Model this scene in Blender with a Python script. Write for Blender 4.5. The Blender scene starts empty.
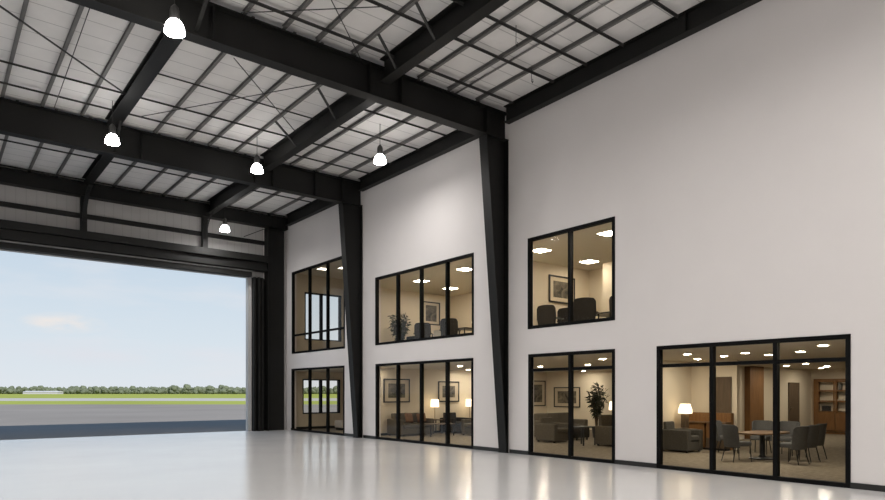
import bpy, bmesh, math, random
from mathutils import Vector, Matrix
random.seed(7)
C = bpy.context.scene.collection
PI = math.pi

# ------------------------------------------------------------------ materials
def mat(name, col, rough=0.6, metal=0.0, noise=0.0, nscale=8.0, bump=0.0, bscale=40.0, spec=0.5, emit=None, estr=0.0):
    m = bpy.data.materials.new(name); m.use_nodes = True
    nt = m.node_tree; b = nt.nodes['Principled BSDF']
    b.inputs['Roughness'].default_value = rough
    b.inputs['Metallic'].default_value = metal
    b.inputs['Specular IOR Level'].default_value = spec
    b.inputs['Base Color'].default_value = (*col, 1)
    if noise > 0 or bump > 0:
        tc = nt.nodes.new('ShaderNodeTexCoord')
    if noise > 0:
        n = nt.nodes.new('ShaderNodeTexNoise'); n.inputs['Scale'].default_value = nscale; n.inputs['Detail'].default_value = 4
        nt.links.new(tc.outputs['Object'], n.inputs['Vector'])
        r = nt.nodes.new('ShaderNodeValToRGB')
        r.color_ramp.elements[0].position = .3; r.color_ramp.elements[1].position = .7
        r.color_ramp.elements[0].color = (*[c * (1 - noise) for c in col], 1)
        r.color_ramp.elements[1].color = (*[min(1, c * (1 + noise)) for c in col], 1)
        nt.links.new(n.outputs['Fac'], r.inputs['Fac']); nt.links.new(r.outputs['Color'], b.inputs['Base Color'])
    if bump > 0:
        n2 = nt.nodes.new('ShaderNodeTexNoise'); n2.inputs['Scale'].default_value = bscale; n2.inputs['Detail'].default_value = 3
        nt.links.new(tc.outputs['Object'], n2.inputs['Vector'])
        bp = nt.nodes.new('ShaderNodeBump'); bp.inputs['Strength'].default_value = bump; bp.inputs['Distance'].default_value = .02
        nt.links.new(n2.outputs['Fac'], bp.inputs['Height']); nt.links.new(bp.outputs['Normal'], b.inputs['Normal'])
    if emit:
        b.inputs['Emission Color'].default_value = (*emit, 1); b.inputs['Emission Strength'].default_value = estr
    return m

M = {}
M['steel'] = mat('dark painted steel', (.0065, .0063, .0055), .55, noise=.12, nscale=2, spec=.32)
M['bar'] = mat('dark steel bar', (.030, .0295, .0275), .6)
M['purlin'] = mat('grey primed steel', (.135, .131, .125), .6, noise=.1, nscale=3)
M['conduit'] = mat('grey conduit', (.17, .165, .16), .5)
M['cable'] = mat('dark cable', (.03, .03, .03), .6)
M['wall'] = mat('white painted wall', (.72, .69, .675), .75, noise=.012, nscale=1.2, bump=.03, bscale=60, spec=.2)
M['base'] = mat('black base trim', (.012, .012, .011), .5)
M['frame'] = mat('black aluminium', (.004, .004, .004), .6, spec=.1)
M['cream'] = mat('cream painted plaster', (.68, .60, .47), .8, noise=.015, nscale=2, spec=.2)
M['creamceil'] = mat('office ceiling', (.60, .55, .45), .85, spec=.2)
M['carpet'] = mat('beige carpet', (.215, .183, .137), .95, noise=.22, nscale=9, bump=.3, bscale=180, spec=.1)
M['panel'] = mat('back wall liner', (.42, .41, .40), .7)
M['header'] = mat('door hood steel', (.008, .008, .007), .55, spec=.3)
M['lip'] = mat('pale door lip', (.22, .22, .21), .45)
M['jamb'] = mat('pale outer jamb', (.50, .50, .48), .5)
M['asphalt'] = mat('apron asphalt', (.245, .225, .208), .95, noise=.10, nscale=.08, spec=0.0)
M['runway'] = mat('pale runway concrete', (.42, .40, .37), .95, noise=.05, nscale=.05, spec=0.0)
M['grass'] = mat('mown grass', (.30, .33, .085), .95, noise=.12, nscale=.06, spec=0.0)
M['tree'] = mat('hazed tree leaves', (.135, .155, .105), .95, noise=.25, nscale=.25, spec=.1)  # distance haze is mixed into the leaf colour as grey
M['shed'] = mat('pale shed sheet', (.42, .41, .43), .7)
M['shedroof'] = mat('shed roof', (.55, .54, .55), .7)
M['housing'] = mat('dark lamp housing', (.035, .034, .032), .5)
M['bell'] = mat('glowing lamp bell', (.8, .8, .78), .5, emit=(1, .968, .945), estr=26.0)
M['lens'] = mat('lamp lens', (.8, .8, .78), .5, emit=(1, .968, .945), estr=1.0)
M['troffer'] = mat('light diffuser', (.8, .8, .78), .5, emit=(1, .925, .79), estr=44.0)
M['troffera'] = mat('light diffuser in end office', (.8, .8, .78), .5, emit=(1, .925, .79), estr=5.0)
M['downlight'] = mat('downlight lens', (.8, .8, .78), .5, emit=(1, .925, .79), estr=250.0)
M['whitetrim'] = mat('white trim ring', (.75, .73, .7), .5)
M['shade'] = mat('lit lampshade', (.8, .75, .65), .8, emit=(1, .84, .60), estr=2.3)
M['brass'] = mat('brushed metal', (.25, .2, .13), .35, metal=.8)
M['greyfab'] = mat('grey upholstery', (.072, .067, .057), .9, noise=.15, nscale=30, bump=.15, bscale=200, spec=.2)
M['taupe'] = mat('taupe upholstery', (.11, .094, .070), .9, noise=.12, nscale=25, bump=.15, bscale=200, spec=.2)
M['darkfab'] = mat('charcoal upholstery', (.030, .027, .023), .85, noise=.12, nscale=20, spec=.25)
M['rust'] = mat('rust brown fabric', (.16, .085, .045), .9, noise=.15, nscale=30)
M['chairfab'] = mat('slate upholstery', (.09, .09, .088), .85, noise=.1, nscale=25, spec=.25)
M['black'] = mat('black metal', (.012, .012, .012), .4)
M['striplight'] = mat('cabinet light strip', (.8, .8, .78), .5, emit=(1, .9, .72), estr=12.0)
M['wood'] = None
M['pot'] = mat('dark planter', (.03, .028, .025), .5)
M['leaf'] = mat('dark green leaf', (.030, .034, .016), .7, noise=.3, nscale=12)
M['bark'] = mat('bark', (.08, .055, .035), .9)
M['mat'] = mat('cream mat board', (.55, .47, .35), .9)
M['book'] = mat('dark box', (.02, .02, .02), .6)
M['paper'] = mat('pale paper box', (.62, .56, .46), .8)
M['whitelam'] = mat('white laminate', (.62, .58, .52), .5)

def wood(name, c1, c2, sc=6):
    m = mat(name, c1, .5, spec=.3); nt = m.node_tree; b = nt.nodes['Principled BSDF']
    tc = nt.nodes.new('ShaderNodeTexCoord'); mp = nt.nodes.new('ShaderNodeMapping'); mp.inputs['Scale'].default_value = (sc, sc, sc * .12)
    n = nt.nodes.new('ShaderNodeTexNoise'); n.inputs['Scale'].default_value = 3; n.inputs['Detail'].default_value = 6; n.inputs['Distortion'].default_value = .6
    r = nt.nodes.new('ShaderNodeValToRGB'); r.color_ramp.elements[0].position = .3; r.color_ramp.elements[1].position = .7
    r.color_ramp.elements[0].color = (*c1, 1); r.color_ramp.elements[1].color = (*c2, 1)
    nt.links.new(tc.outputs['Object'], mp.inputs['Vector']); nt.links.new(mp.outputs['Vector'], n.inputs['Vector'])
    nt.links.new(n.outputs['Fac'], r.inputs['Fac']); nt.links.new(r.outputs['Color'], b.inputs['Base Color'])
    return m
M['wood'] = wood('walnut veneer', (.15, .072, .026), (.22, .112, .042))
M['woodtop'] = wood('oak table top', (.10, .060, .032), (.14, .085, .046), 4)
M['darkwood'] = wood('dark brown door', (.085, .06, .038), (.12, .085, .055))

def artmat():
    m = mat('ink print', (.1, .09, .08), .8); nt = m.node_tree; b = nt.nodes['Principled BSDF']
    tc = nt.nodes.new('ShaderNodeTexCoord')
    n = nt.nodes.new('ShaderNodeTexNoise'); n.inputs['Scale'].default_value = 3.2; n.inputs['Detail'].default_value = 8; n.inputs['Distortion'].default_value = 1.2
    r = nt.nodes.new('ShaderNodeValToRGB')
    r.color_ramp.elements[0].position = .32; r.color_ramp.elements[0].color = (.03, .026, .02, 1)
    r.color_ramp.elements[1].position = .72; r.color_ramp.elements[1].color = (.23, .195, .14, 1)
    nt.links.new(tc.outputs['Object'], n.inputs['Vector']); nt.links.new(n.outputs['Fac'], r.inputs['Fac'])
    nt.links.new(r.outputs['Color'], b.inputs['Base Color'])
    return m
M['art'] = artmat()

def glassmat(name, tint, refl):
    m = bpy.data.materials.new(name); m.use_nodes = True; nt = m.node_tree; nt.nodes.clear()
    o = nt.nodes.new('ShaderNodeOutputMaterial'); t = nt.nodes.new('ShaderNodeBsdfTransparent'); g = nt.nodes.new('ShaderNodeBsdfGlossy')
    fr = nt.nodes.new('ShaderNodeFresnel'); fr.inputs['IOR'].default_value = 1.35
    mu = nt.nodes.new('ShaderNodeMath'); mu.operation = 'MULTIPLY'; mu.inputs[1].default_value = refl
    mx = nt.nodes.new('ShaderNodeMixShader')
    t.inputs['Color'].default_value = (*tint, 1); g.inputs['Roughness'].default_value = .02; g.inputs['Color'].default_value = (.9, .9, .9, 1)
    nt.links.new(fr.outputs[0], mu.inputs[0]); nt.links.new(mu.outputs[0], mx.inputs[0])
    nt.links.new(t.outputs[0], mx.inputs[1]); nt.links.new(g.outputs[0], mx.inputs[2]); nt.links.new(mx.outputs[0], o.inputs['Surface'])
    return m
M['glass'] = glassmat('bronze tinted glass', (.90, .87, .82), .04)
M['clear'] = glassmat('clear glass', (.97, .97, .97), .6)

def floormat():
    m = mat('glossy epoxy floor', (.70, .695, .69), 0.14, spec=.38); nt = m.node_tree; b = nt.nodes['Principled BSDF']
    tc = nt.nodes.new('ShaderNodeTexCoord'); n = nt.nodes.new('ShaderNodeTexNoise'); n.inputs['Scale'].default_value = .35; n.inputs['Detail'].default_value = 5
    nt.links.new(tc.outputs['Object'], n.inputs['Vector'])
    r = nt.nodes.new('ShaderNodeValToRGB'); r.color_ramp.elements[0].position = .3; r.color_ramp.elements[1].position = .7
    r.color_ramp.elements[0].color = (.69, .683, .676, 1); r.color_ramp.elements[1].color = (.72, .713, .706, 1)
    nt.links.new(n.outputs['Fac'], r.inputs['Fac']); nt.links.new(r.outputs['Color'], b.inputs['Base Color'])
    mr = nt.nodes.new('ShaderNodeMapRange'); mr.inputs['To Min'].default_value = .13; mr.inputs['To Max'].default_value = .19
    nt.links.new(n.outputs['Fac'], mr.inputs['Value']); nt.links.new(mr.outputs[0], b.inputs['Roughness'])
    return m
M['floor'] = floormat()

def deckmat():
    # white vinyl faced roof insulation with seams every 0.61 m and a soft quilted sag
    m = mat('vinyl faced insulation', (.56, .545, .53), .6, spec=.3); nt = m.node_tree; b = nt.nodes['Principled BSDF']
    tc = nt.nodes.new('ShaderNodeTexCoord'); sp = nt.nodes.new('ShaderNodeSeparateXYZ'); nt.links.new(tc.outputs['Object'], sp.inputs[0])
    a = nt.nodes.new('ShaderNodeMath'); a.operation = 'MODULO'; a.inputs[1].default_value = .61
    ad = nt.nodes.new('ShaderNodeMath'); ad.operation = 'ADD'; ad.inputs[1].default_value = 100
    nt.links.new(sp.outputs['Y'], ad.inputs[0]); nt.links.new(ad.outputs[0], a.inputs[0])
    l = nt.nodes.new('ShaderNodeMath'); l.operation = 'LESS_THAN'; l.inputs[1].default_value = .025; nt.links.new(a.outputs[0], l.inputs[0])
    n = nt.nodes.new('ShaderNodeTexNoise'); n.inputs['Scale'].default_value = 1.3; n.inputs['Detail'].default_value = 4
    nt.links.new(tc.outputs['Object'], n.inputs['Vector'])
    r = nt.nodes.new('ShaderNodeValToRGB'); r.color_ramp.elements[0].color = (.66, .645, .625, 1); r.color_ramp.elements[1].color = (.80, .785, .765, 1)
    nt.links.new(n.outputs['Fac'], r.inputs['Fac'])
    mx = nt.nodes.new('ShaderNodeMixRGB'); mx.inputs[2].default_value = (.45, .44, .43, 1)
    nt.links.new(l.outputs[0], mx.inputs[0]); nt.links.new(r.outputs['Color'], mx.inputs[1]); nt.links.new(mx.outputs[0], b.inputs['Base Color'])
    n2 = nt.nodes.new('ShaderNodeTexNoise'); n2.inputs['Scale'].default_value = 2.5
    nt.links.new(tc.outputs['Object'], n2.inputs['Vector'])
    bp = nt.nodes.new('ShaderNodeBump'); bp.inputs['Strength'].default_value = .35; bp.inputs['Distance'].default_value = .08
    nt.links.new(n2.outputs['Fac'], bp.inputs['Height']); nt.links.new(bp.outputs['Normal'], b.inputs['Normal'])
    return m
M['deck'] = deckmat()

def ribmat():
    m = M['panel']; nt = m.node_tree; b = nt.nodes['Principled BSDF']
    tc = nt.nodes.new('ShaderNodeTexCoord'); sp = nt.nodes.new('ShaderNodeSeparateXYZ'); nt.links.new(tc.outputs['Object'], sp.inputs[0])
    ad = nt.nodes.new('ShaderNodeMath'); ad.operation = 'ADD'; ad.inputs[1].default_value = 100; nt.links.new(sp.outputs['X'], ad.inputs[0])
    a = nt.nodes.new('ShaderNodeMath'); a.operation = 'MODULO'; a.inputs[1].default_value = .3; nt.links.new(ad.outputs[0], a.inputs[0])
    l = nt.nodes.new('ShaderNodeMath'); l.operation = 'LESS_THAN'; l.inputs[1].default_value = .03; nt.links.new(a.outputs[0], l.inputs[0])
    mx = nt.nodes.new('ShaderNodeMixRGB'); mx.inputs[1].default_value = (.45, .44, .43, 1); mx.inputs[2].default_value = (.40, .39, .38, 1)
    nt.links.new(l.outputs[0], mx.inputs[0]); nt.links.new(mx.outputs[0], b.inputs['Base Color'])
    bp = nt.nodes.new('ShaderNodeBump'); bp.inputs['Strength'].default_value = .4; bp.inputs['Distance'].default_value = .02
    nt.links.new(l.outputs[0], bp.inputs['Height']); nt.links.new(bp.outputs['Normal'], b.inputs['Normal'])
ribmat()

# ------------------------------------------------------------------ mesh helpers
class MB:
    def __init__(s): s.v = []; s.f = []; s.sm = []
    def add(s, vs, fs, smooth=False):
        o = len(s.v); s.v += [tuple(v) for v in vs]; s.f += [tuple(i + o for i in f) for f in fs]; s.sm += [smooth] * len(fs)
        return s
    def box(s, x0, x1, y0, y1, z0, z1):
        vs = [(x0, y0, z0), (x1, y0, z0), (x1, y1, z0), (x0, y1, z0), (x0, y0, z1), (x1, y0, z1), (x1, y1, z1), (x0, y1, z1)]
        return s.add(vs, [(0, 3, 2, 1), (4, 5, 6, 7), (0, 1, 5, 4), (1, 2, 6, 5), (2, 3, 7, 6), (3, 0, 4, 7)])
    def prism(s, pts, off):
        # closed polygon pts (3D) extruded along off
        n = len(pts); off = Vector(off); a = [Vector(p) for p in pts]; b = [p + off for p in a]
        fs = [tuple(range(n - 1, -1, -1)), tuple(range(n, 2 * n))] + [(i, (i + 1) % n, n + (i + 1) % n, n + i) for i in range(n)]
        return s.add(a + b, fs)
    def tube(s, pts, r, n=8, cap=True):
        pts = [Vector(p) for p in pts]; rs = r if isinstance(r, (list, tuple)) else [r] * len(pts)
        rings = []; 
        for i, p in enumerate(pts):
            t = (pts[min(i + 1, len(pts) - 1)] - pts[max(i - 1, 0)]).normalized()
            u = t.cross(Vector((0, 0, 1)));
            if u.length < 1e-3: u = t.cross(Vector((1, 0, 0)))
            u.normalize(); w = t.cross(u).normalized()
            rings.append([p + (u * math.cos(2 * PI * k / n) + w * math.sin(2 * PI * k / n)) * rs[i] for k in range(n)])
        vs = [q for R in rings for q in R]; fs = []
        for i in range(len(rings) - 1):
            for k in range(n):
                fs.append((i * n + k, i * n + (k + 1) % n, (i + 1) * n + (k + 1) % n, (i + 1) * n + k))
        s.add(vs, fs, True)
        if cap:
            L = (len(rings) - 1) * n
            s.add(vs[:n], [tuple(range(n - 1, -1, -1))]); s.add(vs[L:L + n], [tuple(range(n))])
        return s
    def bar(s, p0, p1, w, h):
        # rectangular bar between two points, w across, h up
        p0, p1 = Vector(p0), Vector(p1); t = (p1 - p0).normalized(); u = t.cross(Vector((0, 0, 1)))
        if u.length < 1e-3: u = Vector((1, 0, 0))
        u.normalize(); n = u.cross(t).normalized()
        q = [p0 + u * a * w / 2 + n * b * h / 2 for a, b in ((-1, -1), (1, -1), (1, 1), (-1, 1))]
        return s.prism(q, p1 - p0)
    def lathe(s, prof, c=(0, 0, 0), n=24, smooth=True, capb=True, capt=True):
        vs = []; fs = []
        for (r, z) in prof:
            for k in range(n): vs.append((c[0] + r * math.cos(2 * PI * k / n), c[1] + r * math.sin(2 * PI * k / n), c[2] + z))
        for i in range(len(prof) - 1):
            for k in range(n): fs.append((i * n + k, i * n + (k + 1) % n, (i + 1) * n + (k + 1) % n, (i + 1) * n + k))
        s.add(vs, fs, smooth)
        if capb: s.add(vs[:n], [tuple(range(n - 1, -1, -1))])
        if capt: s.add(vs[-n:], [tuple(range(n))])
        return s
    def build(s, name, m, parent=None, bevel=0, seg=2, world=True):
        me = bpy.data.meshes.new(name)
        off = Vector((0, 0, 0))
        if parent is not None and world: off = root_loc(parent)
        me.from_pydata([tuple(Vector(v) - off) for v in s.v], [], s.f)
        bm = bmesh.new(); bm.from_mesh(me); bmesh.ops.remove_doubles(bm, verts=bm.verts, dist=1e-5)
        bmesh.ops.recalc_face_normals(bm, faces=bm.faces)
        bm.to_mesh(me); bm.free()
        if any(s.sm):
            for p in me.polygons: p.use_smooth = True
            try: me.set_sharp_from_angle(angle=math.radians(40))
            except Exception: pass
        me.materials.append(M[m] if isinstance(m, str) else m)
        o = bpy.data.objects.new(name, me); C.objects.link(o)
        if parent is not None: o.parent = parent
        if bevel:
            b = o.modifiers.new('edge', 'BEVEL'); b.width = bevel; b.segments = seg; b.limit_method = 'ANGLE'
        return o
def root_loc(o):
    v = Vector(o.location)
    while o.parent: o = o.parent; v = v + Vector(o.location)
    return v
def tag(o, label=None, cat=None, group=None, kind=None):
    if label: o['label'] = label
    if cat: o['category'] = cat
    if group: o['group'] = group
    if kind: o['kind'] = kind
    return o
def thing(name, label, cat, loc=(0, 0, 0), rz=0, group=None):
    o = bpy.data.objects.new(name, None); C.objects.link(o); o.empty_display_size = .1
    o.location = loc; o.rotation_euler = (0, 0, rz)
    return tag(o, label, cat, group)
def struct(o): o['kind'] = 'structure'; return o
def copy_tree(o, parent=None):
    c = o.copy(); C.objects.link(c)
    if parent is not None: c.parent = parent
    for ch in list(o.children): copy_tree(ch, c)
    return c
def dup(o, loc, rz=0, label=None, group=None):
    c = copy_tree(o); c.location = loc; c.rotation_euler = (0, 0, rz)
    if label: c['label'] = label
    if group: c['group'] = group
    return c
def B(*a): return MB().box(*a)

# ------------------------------------------------------------------ setting: hangar shell
WX = 12.05           # face of the white office wall
DZ = 9.13            # underside of roof
XL, YR, YB = -14.0, -12.0, 26.0
struct(B(XL, WX + .2, YR, YB, -.2, 0).build('floor', 'floor'))
SL = .02             # the nearest bay of the roof rises gently toward the camera
def roofz(y): return max(0, 12.45 - y) * SL
rf = MB(); ya = YR - .2
rf.prism([(XL - .2, ya, DZ + roofz(ya)), (XL - .2, 12.45, DZ), (XL - .2, YB + .5, DZ), (XL - .2, YB + .5, DZ + .14), (XL - .2, 12.45, DZ + .14), (XL - .2, ya, DZ + .14 + roofz(ya))], (42.2, 0, 0))
struct(rf.build('ceiling', 'deck'))
struct(B(XL - .2, XL, YR, YB, 0, DZ + .48).build('wall_left', 'wall'))
struct(B(XL - .2, 28, YR - .2, YR, 0, DZ + .48).build('wall_rear', 'wall'))

# window table: name, y0, y1, z0, z1, mullion ys, transom z
WIN = [
    ('window_1', 20.96, 25.40, 0.0, 2.60, (22.3, 23.8), None),
    ('window_2', 20.93, 25.37, 3.23, 6.68, (22.3, 23.8), 4.0),
    ('window_3', 13.74, 18.83, 0.0, 2.58, (14.95, 16.24, 17.53), None),
    ('window_4', 13.72, 18.85, 3.22, 5.55, (14.95, 16.24, 17.53), None),
    ('window_5', 8.93, 11.60, 0.0, 2.58, (10.24,), 2.17),
    ('window_6', 8.93, 11.62, 3.22, 5.55, (10.25,), None),
    ('window_7', 4.20, 7.87, 0.0, 2.58, (5.43, 6.65), 2.16),
]
def wall_with_holes(name, m, fixed, t, a0, a1, z0, z1, holes, axis):
    # slab facing axis at 'fixed', thickness t, spanning a0..a1 and z0..z1, with rectangular holes (a0,a1,z0,z1)
    As = sorted({a0, a1, *[h[0] for h in holes], *[h[1] for h in holes]}); Zs = sorted({z0, z1, *[h[2] for h in holes], *[h[3] for h in holes]})
    mb = MB()
    cell = lambda i, j: 0 <= i < len(As) - 1 and 0 <= j < len(Zs) - 1 and not any(h[0] < (As[i] + As[i + 1]) / 2 < h[1] and h[2] < (Zs[j] + Zs[j + 1]) / 2 < h[3] for h in holes)
    P = (lambda a, z, d: (fixed + d, a, z)) if axis == 'x' else (lambda a, z, d: (a, fixed + d, z))
    for i in range(len(As) - 1):
        for j in range(len(Zs) - 1):
            if not cell(i, j): continue
            a, b, c, d = As[i], As[i + 1], Zs[j], Zs[j + 1]
            for k in (0, t): mb.add([P(a, c, k), P(b, c, k), P(b, d, k), P(a, d, k)], [(0, 1, 2, 3)])
            if not cell(i - 1, j): mb.add([P(a, c, 0), P(a, c, t), P(a, d, t), P(a, d, 0)], [(0, 1, 2, 3)])
            if not cell(i + 1, j): mb.add([P(b, c, 0), P(b, c, t), P(b, d, t), P(b, d, 0)], [(0, 1, 2, 3)])
            if not cell(i, j - 1): mb.add([P(a, c, 0), P(a, c, t), P(b, c, t), P(b, c, 0)], [(0, 1, 2, 3)])
            if not cell(i, j + 1): mb.add([P(a, d, 0), P(a, d, t), P(b, d, t), P(b, d, 0)], [(0, 1, 2, 3)])
    return struct(mb.build(name, m))
wall_with_holes('wall_right', 'wall', WX, .2, YR, YB, 0, DZ, [(w[1], w[2], w[3], w[4]) for w in WIN], 'x')
struct(B(WX, WX + .2, YR, 12.4, DZ, DZ + .48).build('wall_right_2', 'wall'))

def empty_struct(name, loc):
    o = bpy.data.objects.new(name, None); C.objects.link(o); o.location = loc; o.empty_display_size = .1; o['kind'] = 'structure'; return o
def glazed(name, axis, fixed, a0, a1, z0, z1, mull, tz, fw=.078, mw=.075, depth=.10, inset=.015, gl='glass'):
    P = (lambda p0, p1, q0, q1, d0, d1: (fixed + d0, fixed + d1, p0, p1, q0, q1)) if axis == 'x' else (lambda p0, p1, q0, q1, d0, d1: (p0, p1, fixed + d0, fixed + d1, q0, q1))
    loc = (fixed + inset, (a0 + a1) / 2, z0) if axis == 'x' else ((a0 + a1) / 2, fixed + inset, z0)
    r = empty_struct(name, loc)
    e = .002; d0, d1 = -inset, depth
    f = MB()
    f.box(*P(a0 + e, a0 + fw, z0 + e, z1 - e, d0, d1)); f.box(*P(a1 - fw, a1 - e, z0 + e, z1 - e, d0, d1))
    f.box(*P(a0 + fw, a1 - fw, z1 - fw, z1 - e, d0, d1)); f.box(*P(a0 + fw, a1 - fw, z0 + e, z0 + fw, d0, d1))
    f.build('window_frame', 'frame', r)
    for y in mull: MB().box(*P(y - mw / 2, y + mw / 2, z0 + fw, z1 - fw, d0, d1)).build('mullion', 'frame', r)
    if tz:
        es = [a0 + fw, *[q for y in sorted(mull) for q in (y - mw / 2, y + mw / 2)], a1 - fw]
        for i in range(0, len(es), 2): MB().box(*P(es[i], es[i + 1], tz - .035, tz + .035, d0 + .015, d1 - .015)).build('transom', 'frame', r)
    es = [a0 + fw, *[q for y in sorted(mull) for q in (y - mw / 2, y + mw / 2)], a1 - fw]
    g = MB(); zs = [(z0 + fw, z1 - fw)] if not tz else [(z0 + fw, tz - .035), (tz + .035, z1 - fw)]
    for i in range(0, len(es), 2):
        for (q0, q1) in zs:
            x = .06
            g.add([(fixed + x, es[i], q0), (fixed + x, es[i + 1], q0), (fixed + x, es[i + 1], q1), (fixed + x, es[i], q1)] if axis == 'x' else
                  [(es[i], fixed + x, q0), (es[i + 1], fixed + x, q0), (es[i + 1], fixed + x, q1), (es[i], fixed + x, q1)], [(0, 1, 2, 3)])
    g.build('glazing', gl, r)
    return r
for (n, y0, y1, z0, z1, mu, tz) in WIN: glazed(n, 'x', WX, y0, y1, z0, z1, mu, tz)

# black base trim along the white wall between the glazed openings
segs = [(YR, 4.2), (7.87, 8.93), (11.6, 12.28), (12.62, 13.74), (18.83, 19.62), (19.98, 20.96), (25.4, 25.45)]
for i, (a, b) in enumerate(segs): struct(B(WX - .018, WX - .001, a, b, .001, .10).build('baseboard_right' + ('' if i == 0 else '_%d' % (i + 1)), 'base'))

# back wall with the hangar door opening (x DX0..DX1, up to DH)
DX0, DX1, DH = -9.0, 10.52, 6.36
bw = MB()
bw.box(XL, DX0, YB, YB + .2, 0, DZ); bw.box(DX0, DX1, YB, YB + .2, DH, DZ); bw.box(DX1, 11.04, YB, YB + .2, DH, DZ)
struct(bw.build('wall_back', 'panel'))
struct(MB().box(DX1, 11.04, YB, YB + .2, 0, DH).box(11.04, WX, YB, YB + .2, 0, DZ).build('wall_back_2', 'wall'))
# exterior end wall of the office block with its two outside windows
EW = [('window_8', 12.85, 14.72, .66, 2.19, (13.78,)), ('window_9', 12.95, 14.78, 3.92, 6.02, (13.80,))]
wall_with_holes('wall_end', 'cream', YB, .25, WX + .001, 28, 0, DZ, [(w[1], w[2], w[3], w[4]) for w in EW], 'y')
for (n, a0, a1, z0, z1, mu) in EW: glazed(n, 'y', YB, a0, a1, z0, z1, mu, None, fw=.05, mw=.07, depth=.2, inset=.01, gl='clear')

# ------------------------------------------------------------------ office shell (behind the white wall)
IX = WX + .2
struct(B(IX, 28, 3, YB, -.2, .0).build('floor_office', 'carpet'))
struct(B(IX, 28, 2.9, 20.3, 2.51, 3.05).build('ceiling_lower_office', 'creamceil'))
struct(B(IX, 28, 20.42, YB, 2.51, 3.05).build('ceiling_end_office', 'creamceil'))
struct(B(IX, 16.6, 6.0, 20.3, 5.50, 5.62).build('ceiling_upper_office', 'creamceil'))
struct(B(IX, 16.6, 20.42, YB, 6.78, 6.9).build('ceiling_upper_end_office', 'creamceil'))
struct(B(IX, 28, 20.3, 20.42, 0, DZ).build('wall_partition_end', 'cream'))
struct(B(IX, 16.6, 13.3, 13.42, 3.05, 5.5).build('wall_partition_upper', 'cream'))
struct(B(16.6, 16.72, 5.9, 20.3, 3.05, 5.62).build('wall_upper_back', 'cream'))
struct(B(16.6, 16.72, 20.42, YB, 3.05, 6.9).build('wall_upper_end_back', 'cream'))
struct(B(16.6, 16.72, 20.42, YB, 0, 2.51).build('wall_lower_end_back', 'cream'))
struct(B(IX, 16.6, 5.9, 6.0, 3.05, 5.62).build('wall_upper_side', 'cream'))
struct(B(15.95, 16.6, 11.4, 12.27, 3.05, 5.5).build('wall_upper_nib', 'cream'))
struct(B(22.3, 22.42, 11.12, 20.3, 0, 2.51).build('wall_lounge_back', 'cream'))
struct(B(14.3, 17.6, 10.35, 10.5, 0, 2.51).build('wall_lounge_partition', 'cream'))
struct(B(17.6, 17.75, 8.97, 11.12, 0, 2.51).build('wall_meeting_stub', 'cream'))
struct(B(17.75, 27.5, 11.0, 11.12, 0, 2.51).build('wall_meeting_side', 'cream'))
struct(B(27.5, 27.62, 2.9, 11.12, 0, 2.51).build('wall_meeting_back', 'cream'))
struct(B(IX, 27.5, 2.9, 3.0, 0, 2.51).build('wall_meeting_near', 'cream'))
# pale skirting in the meeting room, dark in the lounge
struct(B(17.76, 22.05, 10.975, 10.998, .001, .09).build('baseboard_meeting', 'whitetrim'))
struct(B(26.4, 27.05, 10.975, 10.998, .001, .09).build('baseboard_meeting_2', 'whitetrim'))
struct(B(IX, 22.3, 20.275, 20.298, .001, .08).build('baseboard_lounge', 'black'))
struct(B(IX, 16.6, 25.975, 25.998, .001, .10).build('baseboard_end', 'black'))
# doors and wood cladding of the meeting room
def door(name, box, knob):
    d = struct(MB().box(*box).build(name, 'darkwood'))
    MB().lathe([(.0, -.03), (.03, -.02), (.03, .02), (.0, .03)], knob, 10, capb=False, capt=False).build('door_handle', 'brass', d, world=False)
    return d
door('door_1', (17.55, 17.597, 9.12, 9.76, .003, 2.04), (17.52, 9.70, 1.1))
door('door_2', (25.45, 26.33, 10.95, 10.997, .003, 1.98), (25.54, 10.92, 1.0))
struct(B(22.1, 23.1, 10.80, 10.997, .003, 2.507).build('trim_1', 'wood'))

# ------------------------------------------------------------------ outside
fx, fy = math.sin(math.radians(38.5113)), math.cos(math.radians(38.5113))
def strip(name, m, d0, d1, z, r0=-900, r1=900):
    P = lambda d, r: (d * fx + r * fy, d * fy - r * fx, z)
    mb = MB(); mb.prism([P(d0, r0), P(d0, r1), P(d1, r1), P(d1, r0)], (0, 0, -.3)); return struct(mb.build(name, m))
strip('ground_apron', 'asphalt', -40, 90, -.06)
strip('ground_verge', 'grass', 90, 128, -.06)
strip('ground_runway', 'runway', 128, 188, -.06)
strip('ground_field', 'grass', 188, 1500, -.06)
struct(B(DX0, DX1, YB, YB + .25, -.2, -.001).build('floor_threshold', 'floor'))

def tree_mesh(seed):
    rnd = random.Random(seed); bm = bmesh.new()
    h = rnd.uniform(11, 14.5)
    for k in range(9):
        a = rnd.uniform(0, 2 * PI); rr = rnd.uniform(0, 4.2); r = rnd.uniform(2.2, 3.7)
        mtx = Matrix.Translation((rr * math.cos(a), rr * math.sin(a), rnd.uniform(3.0, h - r))) @ Matrix.Diagonal((r * 1.15, r * 1.15, r, 1))
        res = bmesh.ops.create_icosphere(bm, subdivisions=2, radius=1, matrix=mtx)
        for v in res['verts']: v.co += Vector((rnd.gauss(0, .3), rnd.gauss(0, .3), rnd.gauss(0, .3)))
    bmesh.ops.create_cone(bm, cap_ends=True, segments=6, radius1=.45, radius2=.25, depth=5, matrix=Matrix.Translation((0, 0, 2.5)))
    me = bpy.data.meshes.new('tree'); bm.to_mesh(me); bm.free(); me.materials.append(M['tree'])
    return me
tms = [tree_mesh(s) for s in range(6)]
i = 0
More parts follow.
